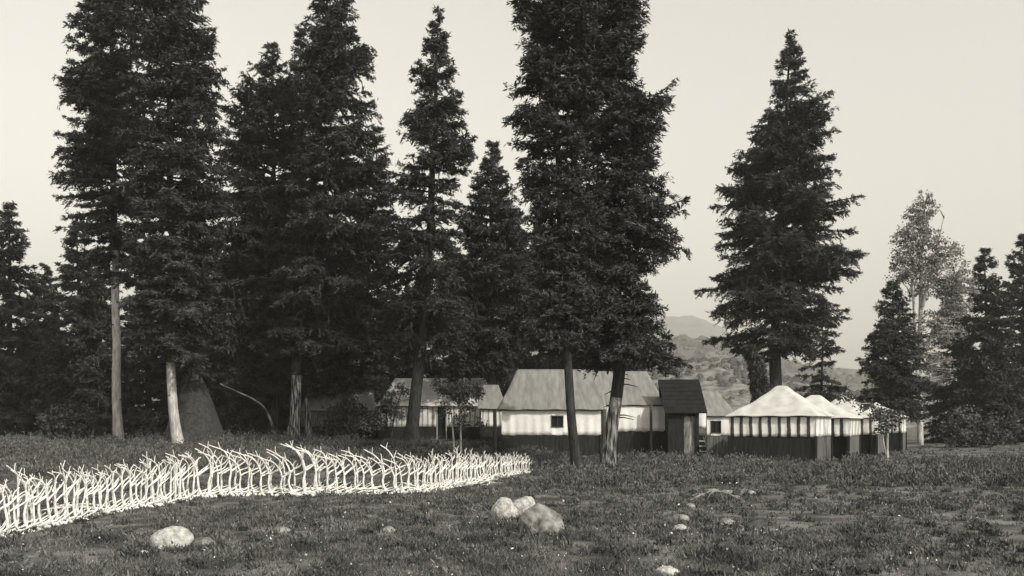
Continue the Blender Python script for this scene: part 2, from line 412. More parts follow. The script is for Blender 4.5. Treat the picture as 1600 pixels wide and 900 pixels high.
a, ang, w = place2(592, 46, 772, 46)
A1 = cabin('canvas_cabin', 'white finely striped tent cabin with a tall dark doorway behind the leaning dark trunk', 'tent',
      Vector((a.x, a.y, .62)), ang, w, 4.2, hz_(633, 46), hz_(591, 48.1), hz_(667, 46), M_STRIPE_FINE, M_CANVAS_ROOF_W, hl=.5, hr=.5,
      doors=(((682-592)/1450*46, (698-592)/1450*46),), group='canvas cabins among the trees', seed=14)
a, ang, w = place2(470, 47.5, 584, 47.5)
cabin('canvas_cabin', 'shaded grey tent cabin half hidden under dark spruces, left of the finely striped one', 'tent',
      Vector((a.x, a.y, .66)), ang, w, 4.0, hz_(640, 47.5), hz_(596, 49.5), hz_(667, 47.5), M_BOARD_GREY_LIT_SHADE, M_CANVAS_ROOF, hl=.1, hr=.6,  # wall material greyed as white canvas in the shade of the trees
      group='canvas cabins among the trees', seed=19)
a, ang, w = place2(1103, 39, 1148, 39)
cabin('canvas_cabin', 'small white tent with grey roof and one square dark window, beside the black roofed shed', 'tent',
      Vector((a.x, a.y, .16)), ang, w, 3.4, hz_(648, 39), hz_(610, 40.7), hz_(681, 39), M_CANVAS, M_CANVAS_ROOF, hl=0, hr=.35,
      windows=((.22, .62, hz_(676, 39), hz_(658, 39)),), group='canvas cabins among the trees', seed=25, base_m=M_BOARD_GREY_LIT_SHADE)

a, ang, w = place2(752, 43, 788, 43)
cabin('canvas_cabin', 'small grey roofed tent between the finely striped cabin and the large white tent', 'tent',
      Vector((a.x, a.y, .5)), ang, w, 3.0, hz_(637, 43), hz_(601, 44.5), hz_(667, 43), M_STRIPE_FINE, M_CANVAS_ROOF, hl=0, hr=.3,
      group='canvas cabins among the trees', seed=45)
# black roofed shed with an open front
def shed():
    a, ang, w = place2(1044, 36.6, 1092, 36.5); g = a.z
    r = empty('wooden_shed', a, ang); tag(r, 'narrow dark board shed with a black roof, right of the white tent annex', 'shed')
    ze = hz_(640, 36.3) - g; zr = hz_(593, 37.6) - g; D = 2.0
    mb = MB(); boards(mb, 0, .62, 0, .04, -.4, ze, 'x', 1); mb.build('front_wall', M_BOARD, r)
    mb = MB(); boards(mb, 0, .04, .05, D, -.4, ze, 'y', 2); mb.build('side_wall', M_BOARD, r)
    mb = MB(); boards(mb, w - .04, w, .05, D, -.4, ze, 'y', 3); mb.build('side_wall', M_BOARD, r)
    mb = MB(); boards(mb, .0, w, D, D + .04, -.4, ze, 'x', 4); mb.build('back_wall', M_BOARD, r)
    mb = MB(); mb.box(w - .14, w, -.05, .045, -.4, ze); mb.build('corner_post', M_BOARD, r)
    mb = MB(); rippled(mb, (.60, .12), (w - .12, .12), .02, ze - .25, amp=.03, wl=.3, scal=.06); mb.build('door_curtain', mat('grey_curtain', .13, .42, scale=3, stretch=(4, 4, 1)), r, True)
    mb = MB()
    for x0, x1 in ((-.14, w + .30),):
        for s_ in (0, 1):
            y0, y1 = ((-.22, D / 2) if s_ == 0 else (D + .22, D / 2)); zz = ze - .12
            sk = -.18
            n = 8
            for i in range(n):
                t0, t1 = i / n, (i + 1) / n; L = lambda t: (y0 + (y1 - y0) * t, zz + (zr - zz) * t)
                (ya, za), (yb, zb) = L(t0), L(min(1, t1 + .01)); za += .02; xa = sk * t0; xb = sk * t1
                mb.add([(x0+xa, ya, za), (x1+xa, ya, za), (x1+xb, yb, zb), (x0+xb, yb, zb), (x0+xa, ya, za-.05), (x1+xa, ya, za-.05), (x1+xb, yb, zb-.05), (x0+xb, yb, zb-.05)],
                       [(0,1,2,3), (7,6,5,4), (0,4,5,1), (1,5,6,2), (2,6,7,3), (3,7,4,0)])
    mb.build('roof', M_TAR, r)
    for x in (.02, w - .02):
        mb = MB(); mb.add([(x-.015, 0, ze-.02), (x-.015, D, ze-.02), (x-.015, D/2, zr-.1), (x+.015, 0, ze-.02), (x+.015, D, ze-.02), (x+.015, D/2, zr-.1)], [(0,2,1),(3,4,5),(0,1,4,3),(1,2,5,4),(2,0,3,5)]); mb.build('gable', M_BOARD, r)
shed()
# pale plank steps beside the shed
g = gpt(1098, 36.6); r = empty('plank_steps', g); tag(r, 'pale plank steps between the black roofed shed and the small windowed tent', 'steps')
for i in range(4):
    mb = MB(); mb.box(-.20, .20, i * .22, i * .22 + .24, i * .2 + .06, i * .2 + .10); mb.build('step', M_POST_PALE, r)
for x in (-.23, .20):
    mb = MB(); mb.add([(x, 0, -.2), (x + .03, 0, -.2), (x, .9, -.2), (x + .03, .9, -.2), (x, 0, .1), (x + .03, 0, .1), (x, .9, .85), (x + .03, .9, .85)],
                      [(0,1,5,4), (1,3,7,5), (3,2,6,7), (2,0,4,6), (4,5,7,6), (0,2,3,1)]); mb.build('stringer', M_BOARD_GREY_LIT_SHADE, r)
g = gpt(1097, 37.9); mb = MB(); rippled(mb, (-.17, 0), (.17, 0), 1.25, 1.95, amp=.02, wl=.2, scal=.03)
mb2 = MB()
r = empty('hanging_cloth', g); tag(r, 'short white cloth hanging on two poles beside the black roofed shed', 'cloth')
mb.build('cloth', M_CANVAS, r, True)
for x in (-.18, .18):
    mb = MB(); mb.tube([(x, .02, -.2), (x, .02, 2.0)], [.02, .02], 6); mb.build('pole', M_POST, r)

# ------------------------------------------------------------------ trees
def leaf_quads(P, D, N, L, Wd):
    """diamond leaf faces: P centres, D unit directions, N side vectors, L lengths, Wd widths"""
    L = L[:, None]; Wd = Wd[:, None]
    V = np.stack([P - D * L * .5, P + N * Wd * .5 - D * L * .05, P + D * L * .5, P - N * Wd * .5 - D * L * .05], 1)
    return V.reshape(-1, 3)
def unit(a): return a / (np.linalg.norm(a, axis=-1, keepdims=True) + 1e-9)
def conifer(name, label, Y, trunk, profile, rad=.25, group=None, mats=(M_BARK,), split=None, needle=M_NEEDLE, dens=1.0, step=.30, extra=(), droop=.22,
            leaf=(.15, .30), seed=0, cat='tree', depth=1.0, stubs=True, parts=None):
    """trunk: [(px,py)] bottom to top; profile: [(py, left px, right px[, density])] top to bottom"""
    R = np.random.default_rng(seed + 100)
    tz = np.array([hz_(p[1], Y) for p in trunk]); tx = np.array([(p[0] - 800) / F * Y for p in trunk])
    bx = tx[0]; gz = float(ground_h(bx, Y)); tz[0] = min(tz[0], gz)
    axis = lambda z: np.interp(z, tz, tx)
    root = empty(name, (bx, Y, gz)); tag(root, label, cat, group)
    ztop = tz[-1]; zs = np.linspace(gz - .3, ztop, 40)
    fr = (zs - gz) / (ztop - gz)
    rr = rad * (np.clip(1 - fr, 0.02, 1) ** .8) * (1 + .8 * np.exp(-np.abs(zs - gz) / .30))
    mb = MB(); pts = [(axis(z) - bx + .03 * math.sin(z * 1.3 + seed), .04 * math.sin(z * .9 + seed), z - gz) for z in zs]
    mi = None
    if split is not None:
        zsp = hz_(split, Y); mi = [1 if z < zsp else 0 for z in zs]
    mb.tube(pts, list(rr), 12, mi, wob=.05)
    pz = np.array([hz_(p[0], Y) for p in profile])[::-1]
    pl = np.array([(p[1] - 800) / F * Y for p in profile])[::-1]; pr = np.array([(p[2] - 800) / F * Y for p in profile])[::-1]
    pd = np.array([(p[3] if len(p) > 3 else 1.0) for p in profile])[::-1]
    jobs = []
    z = pz[0]
    while z < pz[-1]:
        dn = np.interp(z, pz, pd) * dens
        nb = R.poisson(6.6 * dn)
        f = (z - pz[0]) / (pz[-1] - pz[0])
        for _ in range(nb):
            a = R.uniform(0, 2 * math.pi); c = math.cos(a)
            side = (np.interp(z, pz, pr) - axis(z)) if c > 0 else (axis(z) - np.interp(z, pz, pl))
            avg = (np.interp(z, pz, pr) - np.interp(z, pz, pl)) / 2 * depth
            L = (max(side, .12) * abs(c) + max(avg, .12) * (1 - abs(c))) / (abs(c) ** 4 + abs(math.sin(a)) ** 4) ** .25
            L *= R.uniform(.60, 1.02) if R.random() < .7 else R.uniform(.95, 1.12)
            e = -.12 + .75 * f ** 1.3 + R.normal(0, .10)
            jobs.append((z + R.uniform(-.1, .1) - (e * .5) * L * .5, a, max(L, .18), e, 1.0))
        z += step * R.uniform(.7, 1.3)
    for (py0, tpx, tpy, wf) in extra:
        z0 = hz_(py0, Y); dx = (tpx - 800) / F * Y - axis(z0); dz = hz_(tpy, Y) - z0
        jobs.append((z0, 0.05 if dx > 0 else math.pi - .05, abs(dx), dz / abs(dx), -wf))
    LP, LD, LN, LL, LW = [], [], [], [], []
    for (z0, a, L, e, wf) in jobs:
        ex = wf < 0; wf = abs(wf)
        d0 = np.array([math.cos(a), math.sin(a), 0]); sd = np.array([-math.sin(a), math.cos(a), 0])
        x0 = axis(z0) - bx
        dr = 0 if ex else droop * R.uniform(.6, 1.4); up = 0 if ex else .16
        def B(t):
            t = np.asarray(t)[..., None]
            return np.array([x0, 0, z0 - gz]) + d0 * (L * t) + np.array([0, 0, 1]) * (L * (e * t - dr * t * t * 1.2 + up * t ** 3))
        bp = B(np.linspace(0, .96, 5))
        mb.tube([tuple(q) for q in bp], [max(.012, .018 * L) * (1 - .8 * i / 4) + .003 for i in range(5)], 4)
        ntw = max(5, int(L * 13)); tt = R.uniform(.10, 1.0, ntw) ** .8
        sg = R.choice([-1, 1], ntw)
        tl = (0.34 * L * (1.05 - tt) ** .6 * R.uniform(.5, 1.15, ntw) + .14) * wf
        nl = np.maximum(4, (tl / .024).astype(int)); idx = np.repeat(np.arange(ntw), nl); n = len(idx)
        s_ = R.uniform(0.0, 1.0, n); ang = R.normal(.95, .22, ntw)[idx]
        tdir = d0[None] * np.cos(ang)[:, None] + sd[None] * (np.sin(ang) * sg[idx])[:, None]
        tdir[:, 2] += R.normal(-.16, .28, ntw)[idx]
        P = B(tt[idx]) + tdir * (tl[idx] * s_)[:, None]
        P[:, 2] -= (tl[idx] * s_) ** 2 * .35
        P += R.normal(0, .025, P.shape)
        P[:, 2] += R.normal(0, .03, n)
        D = unit(tdir + R.normal(0, .45, (n, 3))); N = unit(np.cross(D, R.normal(0, 1, (n, 3)) + np.array([0, 0, 1.2])))
        LP.append(P); LD.append(D); LN.append(N); LL.append(R.uniform(leaf[0], leaf[1], n)); LW.append(R.uniform(.030, .065, n) * leaf[1] / .3)
    if stubs:
        for _ in range(7):
            zz = R.uniform(gz + 1.5, pz[0]); a = R.uniform(0, 6.28); L = R.uniform(.3, 1.1)
            p = np.array([axis(zz) - bx, 0, zz - gz]); q = p + np.array([math.cos(a) * L, math.sin(a) * L, -.1 * L])
            mb.tube([tuple(p), tuple((p + q) / 2 + np.array([0, 0, .04])), tuple(q)], [.03, .02, .006], 4)
    mb.build('trunk', list(mats), root, True)
    P = np.concatenate(LP); V = leaf_quads(P, np.concatenate(LD), np.concatenate(LN), np.concatenate(LL), np.concatenate(LW))
    np_mesh('crown', V, 4, needle, root)
    return root
def copy_tree(o, loc, label=None, sc=1.0, rz=0.0, group=None):
    c = o.copy(); COL.objects.link(c); c.location = loc; c.scale = (sc, sc, sc * 1.0); c.rotation_euler = (0, 0, rz)
    if label: c['label'] = label
    if group: c['group'] = group
    for ch in list(o.children):
        d = ch.copy(); COL.objects.link(d); d.parent = c
        for gch in list(ch.children):
            e = gch.copy(); COL.objects.link(e); e.parent = d
    return c

conifer('conifer_tree', 'tall conifer at the far left with a long bare pale trunk', 45,
        [(184, 690), (182, 560), (180, 400), (174, 100), (172, -220)],
        [(-230, 168, 176), (-120, 140, 205), (0, 125, 215), (120, 112, 222), (220, 108, 232), (330, 105, 236, .8), (400, 118, 226, .6), (430, 135, 205, .4)],
        rad=.22, mats=(M_BARK, M_BARK_PALE), split=400, seed=1, dens=1.25)
conifer('conifer_tree', 'tall broad conifer, trunk pale below, left of the grey bush', 39.5,
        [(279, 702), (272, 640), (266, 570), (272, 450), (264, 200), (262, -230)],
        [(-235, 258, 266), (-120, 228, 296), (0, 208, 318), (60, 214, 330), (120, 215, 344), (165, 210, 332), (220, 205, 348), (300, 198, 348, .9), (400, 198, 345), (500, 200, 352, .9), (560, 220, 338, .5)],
        rad=.21, mats=(M_BARK, M_BARK_PALE), split=569, seed=2, dens=1.3, extra=((130, 346, 126, 1.1), (215, 350, 198, 1.1), (60, 332, 62, 1.1)))  # trunk changes to the paler material below the split
conifer('conifer_tree', 'pointed conifer with slender dark trunk between two taller trees at left', 47,
        [(430, 688), (430, 500), (427, 200), (425, 66)],
        [(66, 421, 429), (95, 410, 441), (125, 388, 452), (165, 372, 472), (200, 358, 480), (280, 348, 490), (370, 335, 500), (470, 328, 505), (560, 345, 500), (610, 370, 480)],
        rad=.22, seed=3, dens=1.3)
conifer('conifer_tree', 'small pointed top showing against the left flank of the rounded top conifer', 50,
        [(470, 690), (472, 400), (470, 36)],
        [(38, 466, 474), (75, 458, 484), (120, 452, 492), (200, 440, 500), (320, 430, 515), (480, 425, 520)], rad=.2, seed=4, dens=1.2)
conifer('conifer_tree', 'rounded top conifer left of centre with a rough grey trunk', 43.5,
        [(458, 692), (462, 600), (478, 400), (502, 150), (520, -45)],
        [(-48, 513, 527), (-20, 495, 545), (10, 488, 552), (50, 482, 553), (90, 474, 578), (130, 470, 580), (160, 468, 586), (190, 468, 578), (250, 465, 592), (330, 460, 604, .9), (400, 448, 600, .9), (480, 435, 590, .8), (540, 430, 560, .7)],
        rad=.26, mats=(M_BARK, M_BARK_GREY_SUN), split=592, seed=5, dens=1.25, extra=((100, 584, 120, 1), (150, 592, 180, 1)))
conifer('conifer_tree', 'bushy dark conifer filling the gap left of the slender spire tree', 50,
        [(560, 690), (575, 450), (590, 195)],
        [(195, 586, 594), (225, 575, 606), (270, 565, 614), (340, 545, 618, .8), (420, 520, 618, .8), (500, 505, 620), (580, 495, 622), (640, 490, 610)], rad=.2, seed=6, dens=1.1)
conifer('conifer_tree', 'slender spire shaped conifer on a dark leaning trunk with sparse layered branches', 42,
        [(640, 699), (650, 620), (664, 480), (672, 350), (680, 200), (684, 12)],
        [(12, 682, 686), (40, 671, 695), (75, 660, 703), (90, 655, 704), (120, 646, 712), (160, 628, 720), (180, 634, 728), (210, 622, 726), (240, 640, 740), (265, 625, 735, .9), (300, 598, 718, .7), (340, 590, 725, .5), (400, 573, 732, .55), (450, 568, 735, .6), (500, 580, 740, .8), (550, 620, 720, .6)],
        rad=.30, seed=7, extra=((250, 741, 212, 1), (310, 592, 292, 1), (345, 585, 338, 1.0), (410, 570, 392, 1.0), (430, 575, 430, 1.)))
conifer('conifer_tree', 'dark bushy conifer between the slender spire tree and the big double crown', 46,
        [(768, 690), (767, 450), (769, 226)],
        [(226, 764, 776), (250, 756, 782), (280, 742, 790), (310, 732, 806), (350, 715, 826), (400, 705, 842), (480, 692, 850), (575, 700, 820, .8)], rad=.24, seed=8, dens=1.5)
conifer('conifer_tree', 'thin dark trunked conifer before the white tent house, left half of the double crown', 28.5,
        [(903, 744), (894, 650), (885, 560), (872, 300), (866, -230)],
        [(-235, 862, 870), (-120, 825, 905), (0, 803, 940), (60, 808, 940), (110, 822, 940), (150, 805, 940), (175, 789, 935), (225, 797, 930), (240, 800, 915, .75), (262, 808, 920, .7), (280, 812, 930, 1), (330, 832, 940, .9), (400, 832, 940), (500, 812, 935), (535, 822, 925, .7)],
        rad=.15, seed=9, step=.24, leaf=(.13, .26), dens=1.35, stubs=False)
conifer('conifer_tree', 'stout trunked conifer with long branches reaching right, right half of the double crown', 30,
        [(949, 734), (958, 660), (967, 570), (962, 300), (966, -230)],
        [(-235, 962, 970), (-120, 925, 998), (0, 885, 1012), (50, 885, 1006), (90, 885, 996), (130, 885, 988), (155, 885, 1030), (200, 890, 1042), (228, 895, 1034, .9), (238, 895, 1030, .5), (252, 890, 1028, .5), (264, 890, 1030, 1), (320, 885, 1048), (380, 885, 1052), (425, 890, 1000), (455, 885, 1022), (490, 880, 1048), (530, 880, 1062), (556, 900, 1056, .8)],
        rad=.22, mats=(M_BARK, M_BARK_GREY_SUN), split=640, seed=10, step=.24, leaf=(.13, .26), dens=1.4,  # pale mottling on the lower trunk is sunlight painted into the bark
        extra=((200, 1058, 122, .7), (190, 1050, 150, .8), (350, 1078, 308, .7), (345, 1070, 330, .8), (360, 1080, 392, .8), (350, 1060, 400, .8)))
conifer('conifer_tree', 'tall broad conifer standing alone at the right behind the striped pavilions', 48,
        [(1212, 650), (1212, 520), (1222, 300), (1236, 50)],
        [(50, 1233, 1239), (80, 1224, 1250), (110, 1212, 1256), (150, 1205, 1272), (165, 1206, 1290), (200, 1186, 1298), (240, 1170, 1302), (262, 1150, 1304), (300, 1128, 1306, .95), (350, 1122, 1318, .9), (400, 1118, 1326, .85), (440, 1104, 1322, .9), (480, 1112, 1300, .8), (520, 1112, 1290, .8), (550, 1140, 1260, .5)],
        rad=.36, seed=11, extra=((420, 1338, 394, 1), (330, 1322, 318, 1), (190, 1294, 160, 1), (280, 1150, 262, 1)), dens=1.15, step=.27)
conifer('conifer_tree', 'loose grey young conifer right of the lone broad conifer trunk', 58,
        [(1284, 660), (1285, 470)], [(470, 1281, 1289), (500, 1272, 1304), (540, 1258, 1312), (580, 1250, 1322), (620, 1248, 1330), (640, 1255, 1325)], rad=.12, seed=12, dens=.55, needle=M_NEEDLE_FAR)
conifer('conifer_tree', 'dense dark conifer in front of the pale lacy tree at the right', 52,
        [(1397, 665), (1396, 436)], [(436, 1393, 1399), (465, 1380, 1412), (500, 1368, 1425), (535, 1356, 1436), (575, 1346, 1446), (610, 1342, 1450), (645, 1345, 1450)], rad=.2, seed=13, dens=1.6)
conifer('conifer_tree', 'small crooked dark conifer against the hill, left of the lone conifer trunk', 42,
        [(1192, 660), (1186, 600), (1178, 570), (1166, 545)], [(543, 1160, 1173, 2), (556, 1166, 1184, 1.2), (575, 1174, 1194, 1.6), (600, 1176, 1202, 2), (640, 1180, 1205, 2)], rad=.08, seed=14, dens=1.6, step=.2, stubs=False)
def tepee():
    Y = 41.5; g = gpt(304, Y); r = empty('conical_tent', g); tag(r, 'dark grey cone shaped tent behind the antler row, right of the half pale trunk', 'tent')
    H = hz_(572, Y) - g.z; Rb = 49 / F * Y; n = 72; nz = 26; vs = []
    for j_ in range(nz + 1):
        t = j_ / nz
        for i_ in range(n):
            a = 2 * math.pi * i_ / n
            rad = Rb * ((1 - t) ** .80 * .93 + .07 * (1 - t)) + .03
            rad *= 1 + .022 * math.cos(a * 12) * (1 - t) + .018 * mnoise.noise(Vector((math.cos(a) * 2, math.sin(a) * 2, t * 4)))
            vs.append((math.cos(a) * rad, math.sin(a) * rad, H * t - (.05 if j_ == 0 else 0)))
    fs = [(j_*n+i_, j_*n+(i_+1) % n, (j_+1)*n+(i_+1) % n, (j_+1)*n+i_) for j_ in range(nz) for i_ in range(n)] + [tuple(nz*n+i_ for i_ in range(n))]
    mb = MB(); mb.add(vs, fs); mb.build('canvas_cover', mat('smoked_canvas', .028, .06, scale=9, bump=1.0, bscale=14, detail=12, contrast=(.35, .68)), r, True)
    for i_ in range(5):
        a = i_ * 1.26 + .3; mb = MB(); mb.tube([(-math.cos(a) * .04, -math.sin(a) * .04, H - .15), (math.cos(a) * .2, math.sin(a) * .2, H + .45)], [.022, .015], 6); mb.build('pole', M_POST, r)
tepee()

# forest behind: three grown kinds, then copies
pts_bg = []
protos = [conifer('background_conifer', 'dark low branched conifer in the wood behind the tents', 62, [(200, 690), (200, 420)],
          [(420, 197, 203), (450, 185, 215), (500, 172, 228), (560, 162, 238), (620, 155, 245), (675, 158, 242)], rad=.2, seed=20 + i, needle=M_NEEDLE, leaf=(.2, .38),
          group='conifers of the wood behind the tents', dens=1.0, stubs=False) for i in range(3)]
bgl = [(-40, 64, 1.1, 'dark conifer of the wood at the far left edge of the view'), (15, 60, 1.35, 'tallest wood conifer left of the bare pale trunk'), (70, 66, 1.1, 'second dark wood conifer left of the bare pale trunk'),
       (122, 58, 1.2, 'dark wood conifer nearest the left side of the bare pale trunk'), (158, 63, 1.1, 'dark wood conifer showing just behind the bare pale trunk'), (232, 60, 1.15, 'dark wood conifer between the two pale trunks'),
       (300, 66, 1.4, 'tall wood conifer rising behind the grey cone shaped bush'), (345, 57, 1.1, 'wood conifer just right of the grey cone shaped bush'), (392, 64, 1.4, 'wood conifer behind the pale broken branch'),
       (450, 60, 1.1, 'wood conifer behind the rough grey trunk'), (505, 66, 1.4, 'wood conifer above the shaded grey cabin roof'), (548, 58, 1.1, 'wood conifer at the right end of the shaded grey cabin'),
       (610, 66, .95, 'wood conifer above the left end of the finely striped cabin'), (655, 61, .95, 'wood conifer right behind the dark leaning trunk'), (705, 66, 1.25, 'wood conifer above the tall dark cabin doorway'),
       (745, 58, 1.15, 'wood conifer above the right end of the finely striped cabin'), (800, 62, 1.35, 'wood conifer above the left end of the large grey canvas roof'), (845, 66, 1.4, 'wood conifer behind the middle of the large grey canvas roof'),
       (890, 60, 1.2, 'wood conifer right behind the thin dark trunk before the tent house'), (935, 65, 1.25, 'wood conifer right behind the stout flared trunk'), (1490, 62, .95, 'dark wood conifer just right of the white trunked pale tree'), (1540, 58, 1.1, 'wood conifer second right of the white trunked pale tree'), (1600, 64, 1.3, 'wood conifer at the far right edge of the view'), (985, 68, 1.05, 'rightmost wood conifer, above the white annex')]
for i, (px, Y, sc, lb) in enumerate(bgl):
    g = gpt(px, Y); g.z -= .1
    if i < 3: o = protos[i]; o.location = g; o.scale = (sc, sc, sc); o['label'] = lb
    else: o = copy_tree(protos[i % 3], g, label=lb, sc=sc, rz=i * 1.7)

# leafy trees
def leafy(name, label, Y, stems, blobs, leaf_m, bark_m, rad=.05, size=(.08, .14), dens=260, seed=0, cat='tree', group=None, arcs=()):
    """stems: list of [(px,py)...]; blobs: (px,py,rx_px,ry_px,weight)"""
    R = np.random.default_rng(seed + 500); bx, by = (stems[0][0][0] - 800) / F * Y, Y; gz = float(ground_h(bx, by))
    root = empty(name, (bx, by, gz)); tag(root, label, cat, group)
    sc = Y / F; mb = MB(); tops = []
    for k, st in enumerate(stems):
        p = [((q[0] - 800) * sc - bx, .1 * math.sin(k * 2.1 + i), hz_(q[1], Y) - gz) for i, q in enumerate(st)]
        p[0] = (p[0][0], p[0][1], -.2 if k < 2 or st[0][1] > 680 else p[0][2]); pc = catmull(p, 6)
        mb.tube(pc, [rad * (1 - .75 * i / len(pc)) * (1 if st[0][1] > 660 else .6) for i in range(len(pc))], 8)
        tops += [Vector(q) for q in pc[len(pc) // 3:]]
    Ps = []
    for (px, py, rx, ry, w) in blobs:
        n = int(w * dens); c = np.array([(px - 800) * sc - bx, 0, hz_(py, Y) - gz]); r3 = np.array([rx * sc, (rx + ry) / 2 * sc, ry * sc])
        ncl = max(3, n // 28)
        u = unit(R.normal(0, 1, (ncl, 3))) * (R.uniform(.15, 1, (ncl, 1)) ** .45); cl = c + u * r3
        for q in cl:
            t = min(tops, key=lambda v: (v - Vector(q)).length + (3 if v.z > q[2] + .2 else 0))
            mid = (t + Vector(q)) / 2 + Vector((0, 0, .06)); mb.tube([t, mid, Vector(q)], [rad * .28, rad * .18, .004], 4)
        idx = R.integers(0, ncl, n); Ps.append(cl[idx] + R.normal(0, .10 + .02 * sc * rx, (n, 3)) * np.array([1, 1, .8]))
    P = np.concatenate(Ps); n = len(P)
    mb.build('trunk', bark_m, root, True)
    D = unit(R.normal(0, 1, (n, 3)) + np.array([0, 0, -.4])); N = unit(np.cross(D, R.normal(0, 1, (n, 3))))
    V = leaf_quads(P, D, N, R.uniform(size[0], size[1], n), R.uniform(size[0], size[1], n) * .65)
    np_mesh('crown', V, 4, leaf_m, root); return root
leafy('aspen_tree', 'pale lacy leaved tree with a white trunk behind the dark conifer at the right edge', 56,
      [[(1438, 715), (1438, 600), (1440, 450), (1445, 318)], [(1440, 520), (1425, 430), (1412, 370)], [(1440, 480), (1460, 400), (1475, 340)], [(1439, 560), (1465, 500), (1490, 440)]],
      [(1443, 325, 20, 26, 1.5), (1435, 350, 26, 22, 1.6), (1420, 380, 28, 24, 2.2), (1450, 390, 32, 30, 2.4), (1412, 420, 26, 22, 2.0), (1440, 440, 34, 30, 2.6), (1475, 420, 34, 44, 3.6), (1500, 460, 30, 40, 2.8), (1485, 500, 22, 40, 2.2), (1450, 520, 26, 40, 2.4), (1470, 575, 22, 26, 1.6)],
      M_LEAF_PALE, M_BARK_PALE, rad=.20, size=(.09, .18), dens=700, seed=1)
leafy('sapling', 'young leafy sapling with two thin pale stems before the striped cabin doorway', 36,
      [[(710, 712), (708, 680), (704, 640), (698, 605)], [(720, 712), (720, 670), (722, 630), (726, 590)]],
      [(700, 604, 26, 13, 2.2), (725, 622, 20, 24, 2.2), (745, 612, 16, 14, 1.0), (695, 640, 10, 8, .4), (742, 660, 22, 8, .5), (722, 655, 12, 16, .5)], M_LEAF, M_BARK_PALE, rad=.045, dens=330, seed=2)
leafy('leafy_shrub', 'leafy shrub half covering the left end of the finely striped cabin', 44,
      [[(603, 700), (604, 660), (602, 610)], [(610, 700), (616, 650), (628, 612)]],
      [(603, 620, 14, 26, 1.6), (618, 640, 14, 20, 1.0), (595, 655, 14, 18, 1.2), (628, 610, 10, 10, .4)], M_LEAF, M_BARK, rad=.05, dens=420, seed=3, cat='shrub')
leafy('sapling', 'thin pale stemmed sapling with an arching leafy branch over the pavilion roofs', 34,
      [[(1387, 735), (1388, 690), (1390, 655), (1396, 640)], [(1390, 655), (1368, 640), (1340, 630), (1312, 616)]],
      [(1325, 623, 14, 5, .45), (1350, 633, 16, 6, .55), (1372, 645, 14, 9, .8), (1392, 655, 18, 14, 1.3), (1380, 668, 12, 12, .6)], M_LEAF, M_BARK_PALE, rad=.05, dens=330, seed=4)
for i, (px, Y, rx, ry, lb) in enumerate([(1300, 60, 30, 22, 'grey leafy shrub below the loose young conifer at the right'), (1235, 56, 20, 16, 'low leafy shrub beside the lone conifer trunk behind the white pavilion roof'),
        (1255, 64, 32, 26, 'rounded grey shrub between the lone conifer trunk and the loose young conifer'), (1160, 60, 30, 18, 'low grey shrub on the slope above the small windowed tent'),
        (1340, 62, 30, 24, 'broad shrub at the foot of the dense dark conifer on the right'), (1520, 50, 50, 34, 'spreading grey shrub at the far right beyond the white trunked tree'),
        (215, 46, 30, 24, 'leafy undergrowth shrub between the two pale trunks at the left'), (385, 50, 42, 40, 'dark shrub below the slender pointed conifer'), (545, 44.5, 42, 34, 'dark shrub hiding the shaded grey cabin'), (110, 44, 44, 30, 'dark undergrowth shrub left of the bare pale trunk')]):
    by = HOR + (EYE - float(ground_h((px - 800) / F * Y, Y))) / Y * F
    leafy('leafy_shrub', lb, Y, [[(px, by + 4), (px - 4, by - ry), (px - 8, by - 1.6 * ry)], [(px + 3, by + 4), (px + 8, by - ry), (px + 12, by - 1.5 * ry)]],
          [(px, by - ry * .9, rx, ry, 6), (px - rx * .4, by - ry * .5, rx * .7, ry * .5, 2), (px + rx * .5, by - ry * .5, rx * .6, ry * .5, 2)],
          M_LEAF if px > 1000 else M_NEEDLE, M_BARK, rad=.05, size=(.10, .2), dens=420, seed=10 + i, cat='shrub')

# dead leaning wood at the left
def dead(name, label, pts, rad, m, cat='branch'):
    P = [at(*p) for p in pts]; o0 = P[0].copy(); mb = MB(); c = catmull([p - o0 for p in P], 5)
    mb.tube(c, [rad * (1 - .6 * i / len(c)) for i in range(len(c))], 7, wob=.1); o = mb.build(name, m, None, True); o.location = o0; tag(o, label, cat)
dead('dead_limb', 'pale dead limb bent over out of the undergrowth, right of the cone shaped tent', [(432, 698, 43), (427, 670, 43), (415, 640, 43), (396, 624, 43), (368, 611, 43), (344, 600, 43)], .07, mat('dead_wood', .03, .20, scale=1.6, contrast=(.42, .58)))
dead('broken_stump', 'leaning grey stump close to the right of the rough grey trunk', [(483, 690, 44.5), (481, 650, 44.5), (478, 622, 44.5)], .2, M_BARK_GREY_SUN, 'stump')

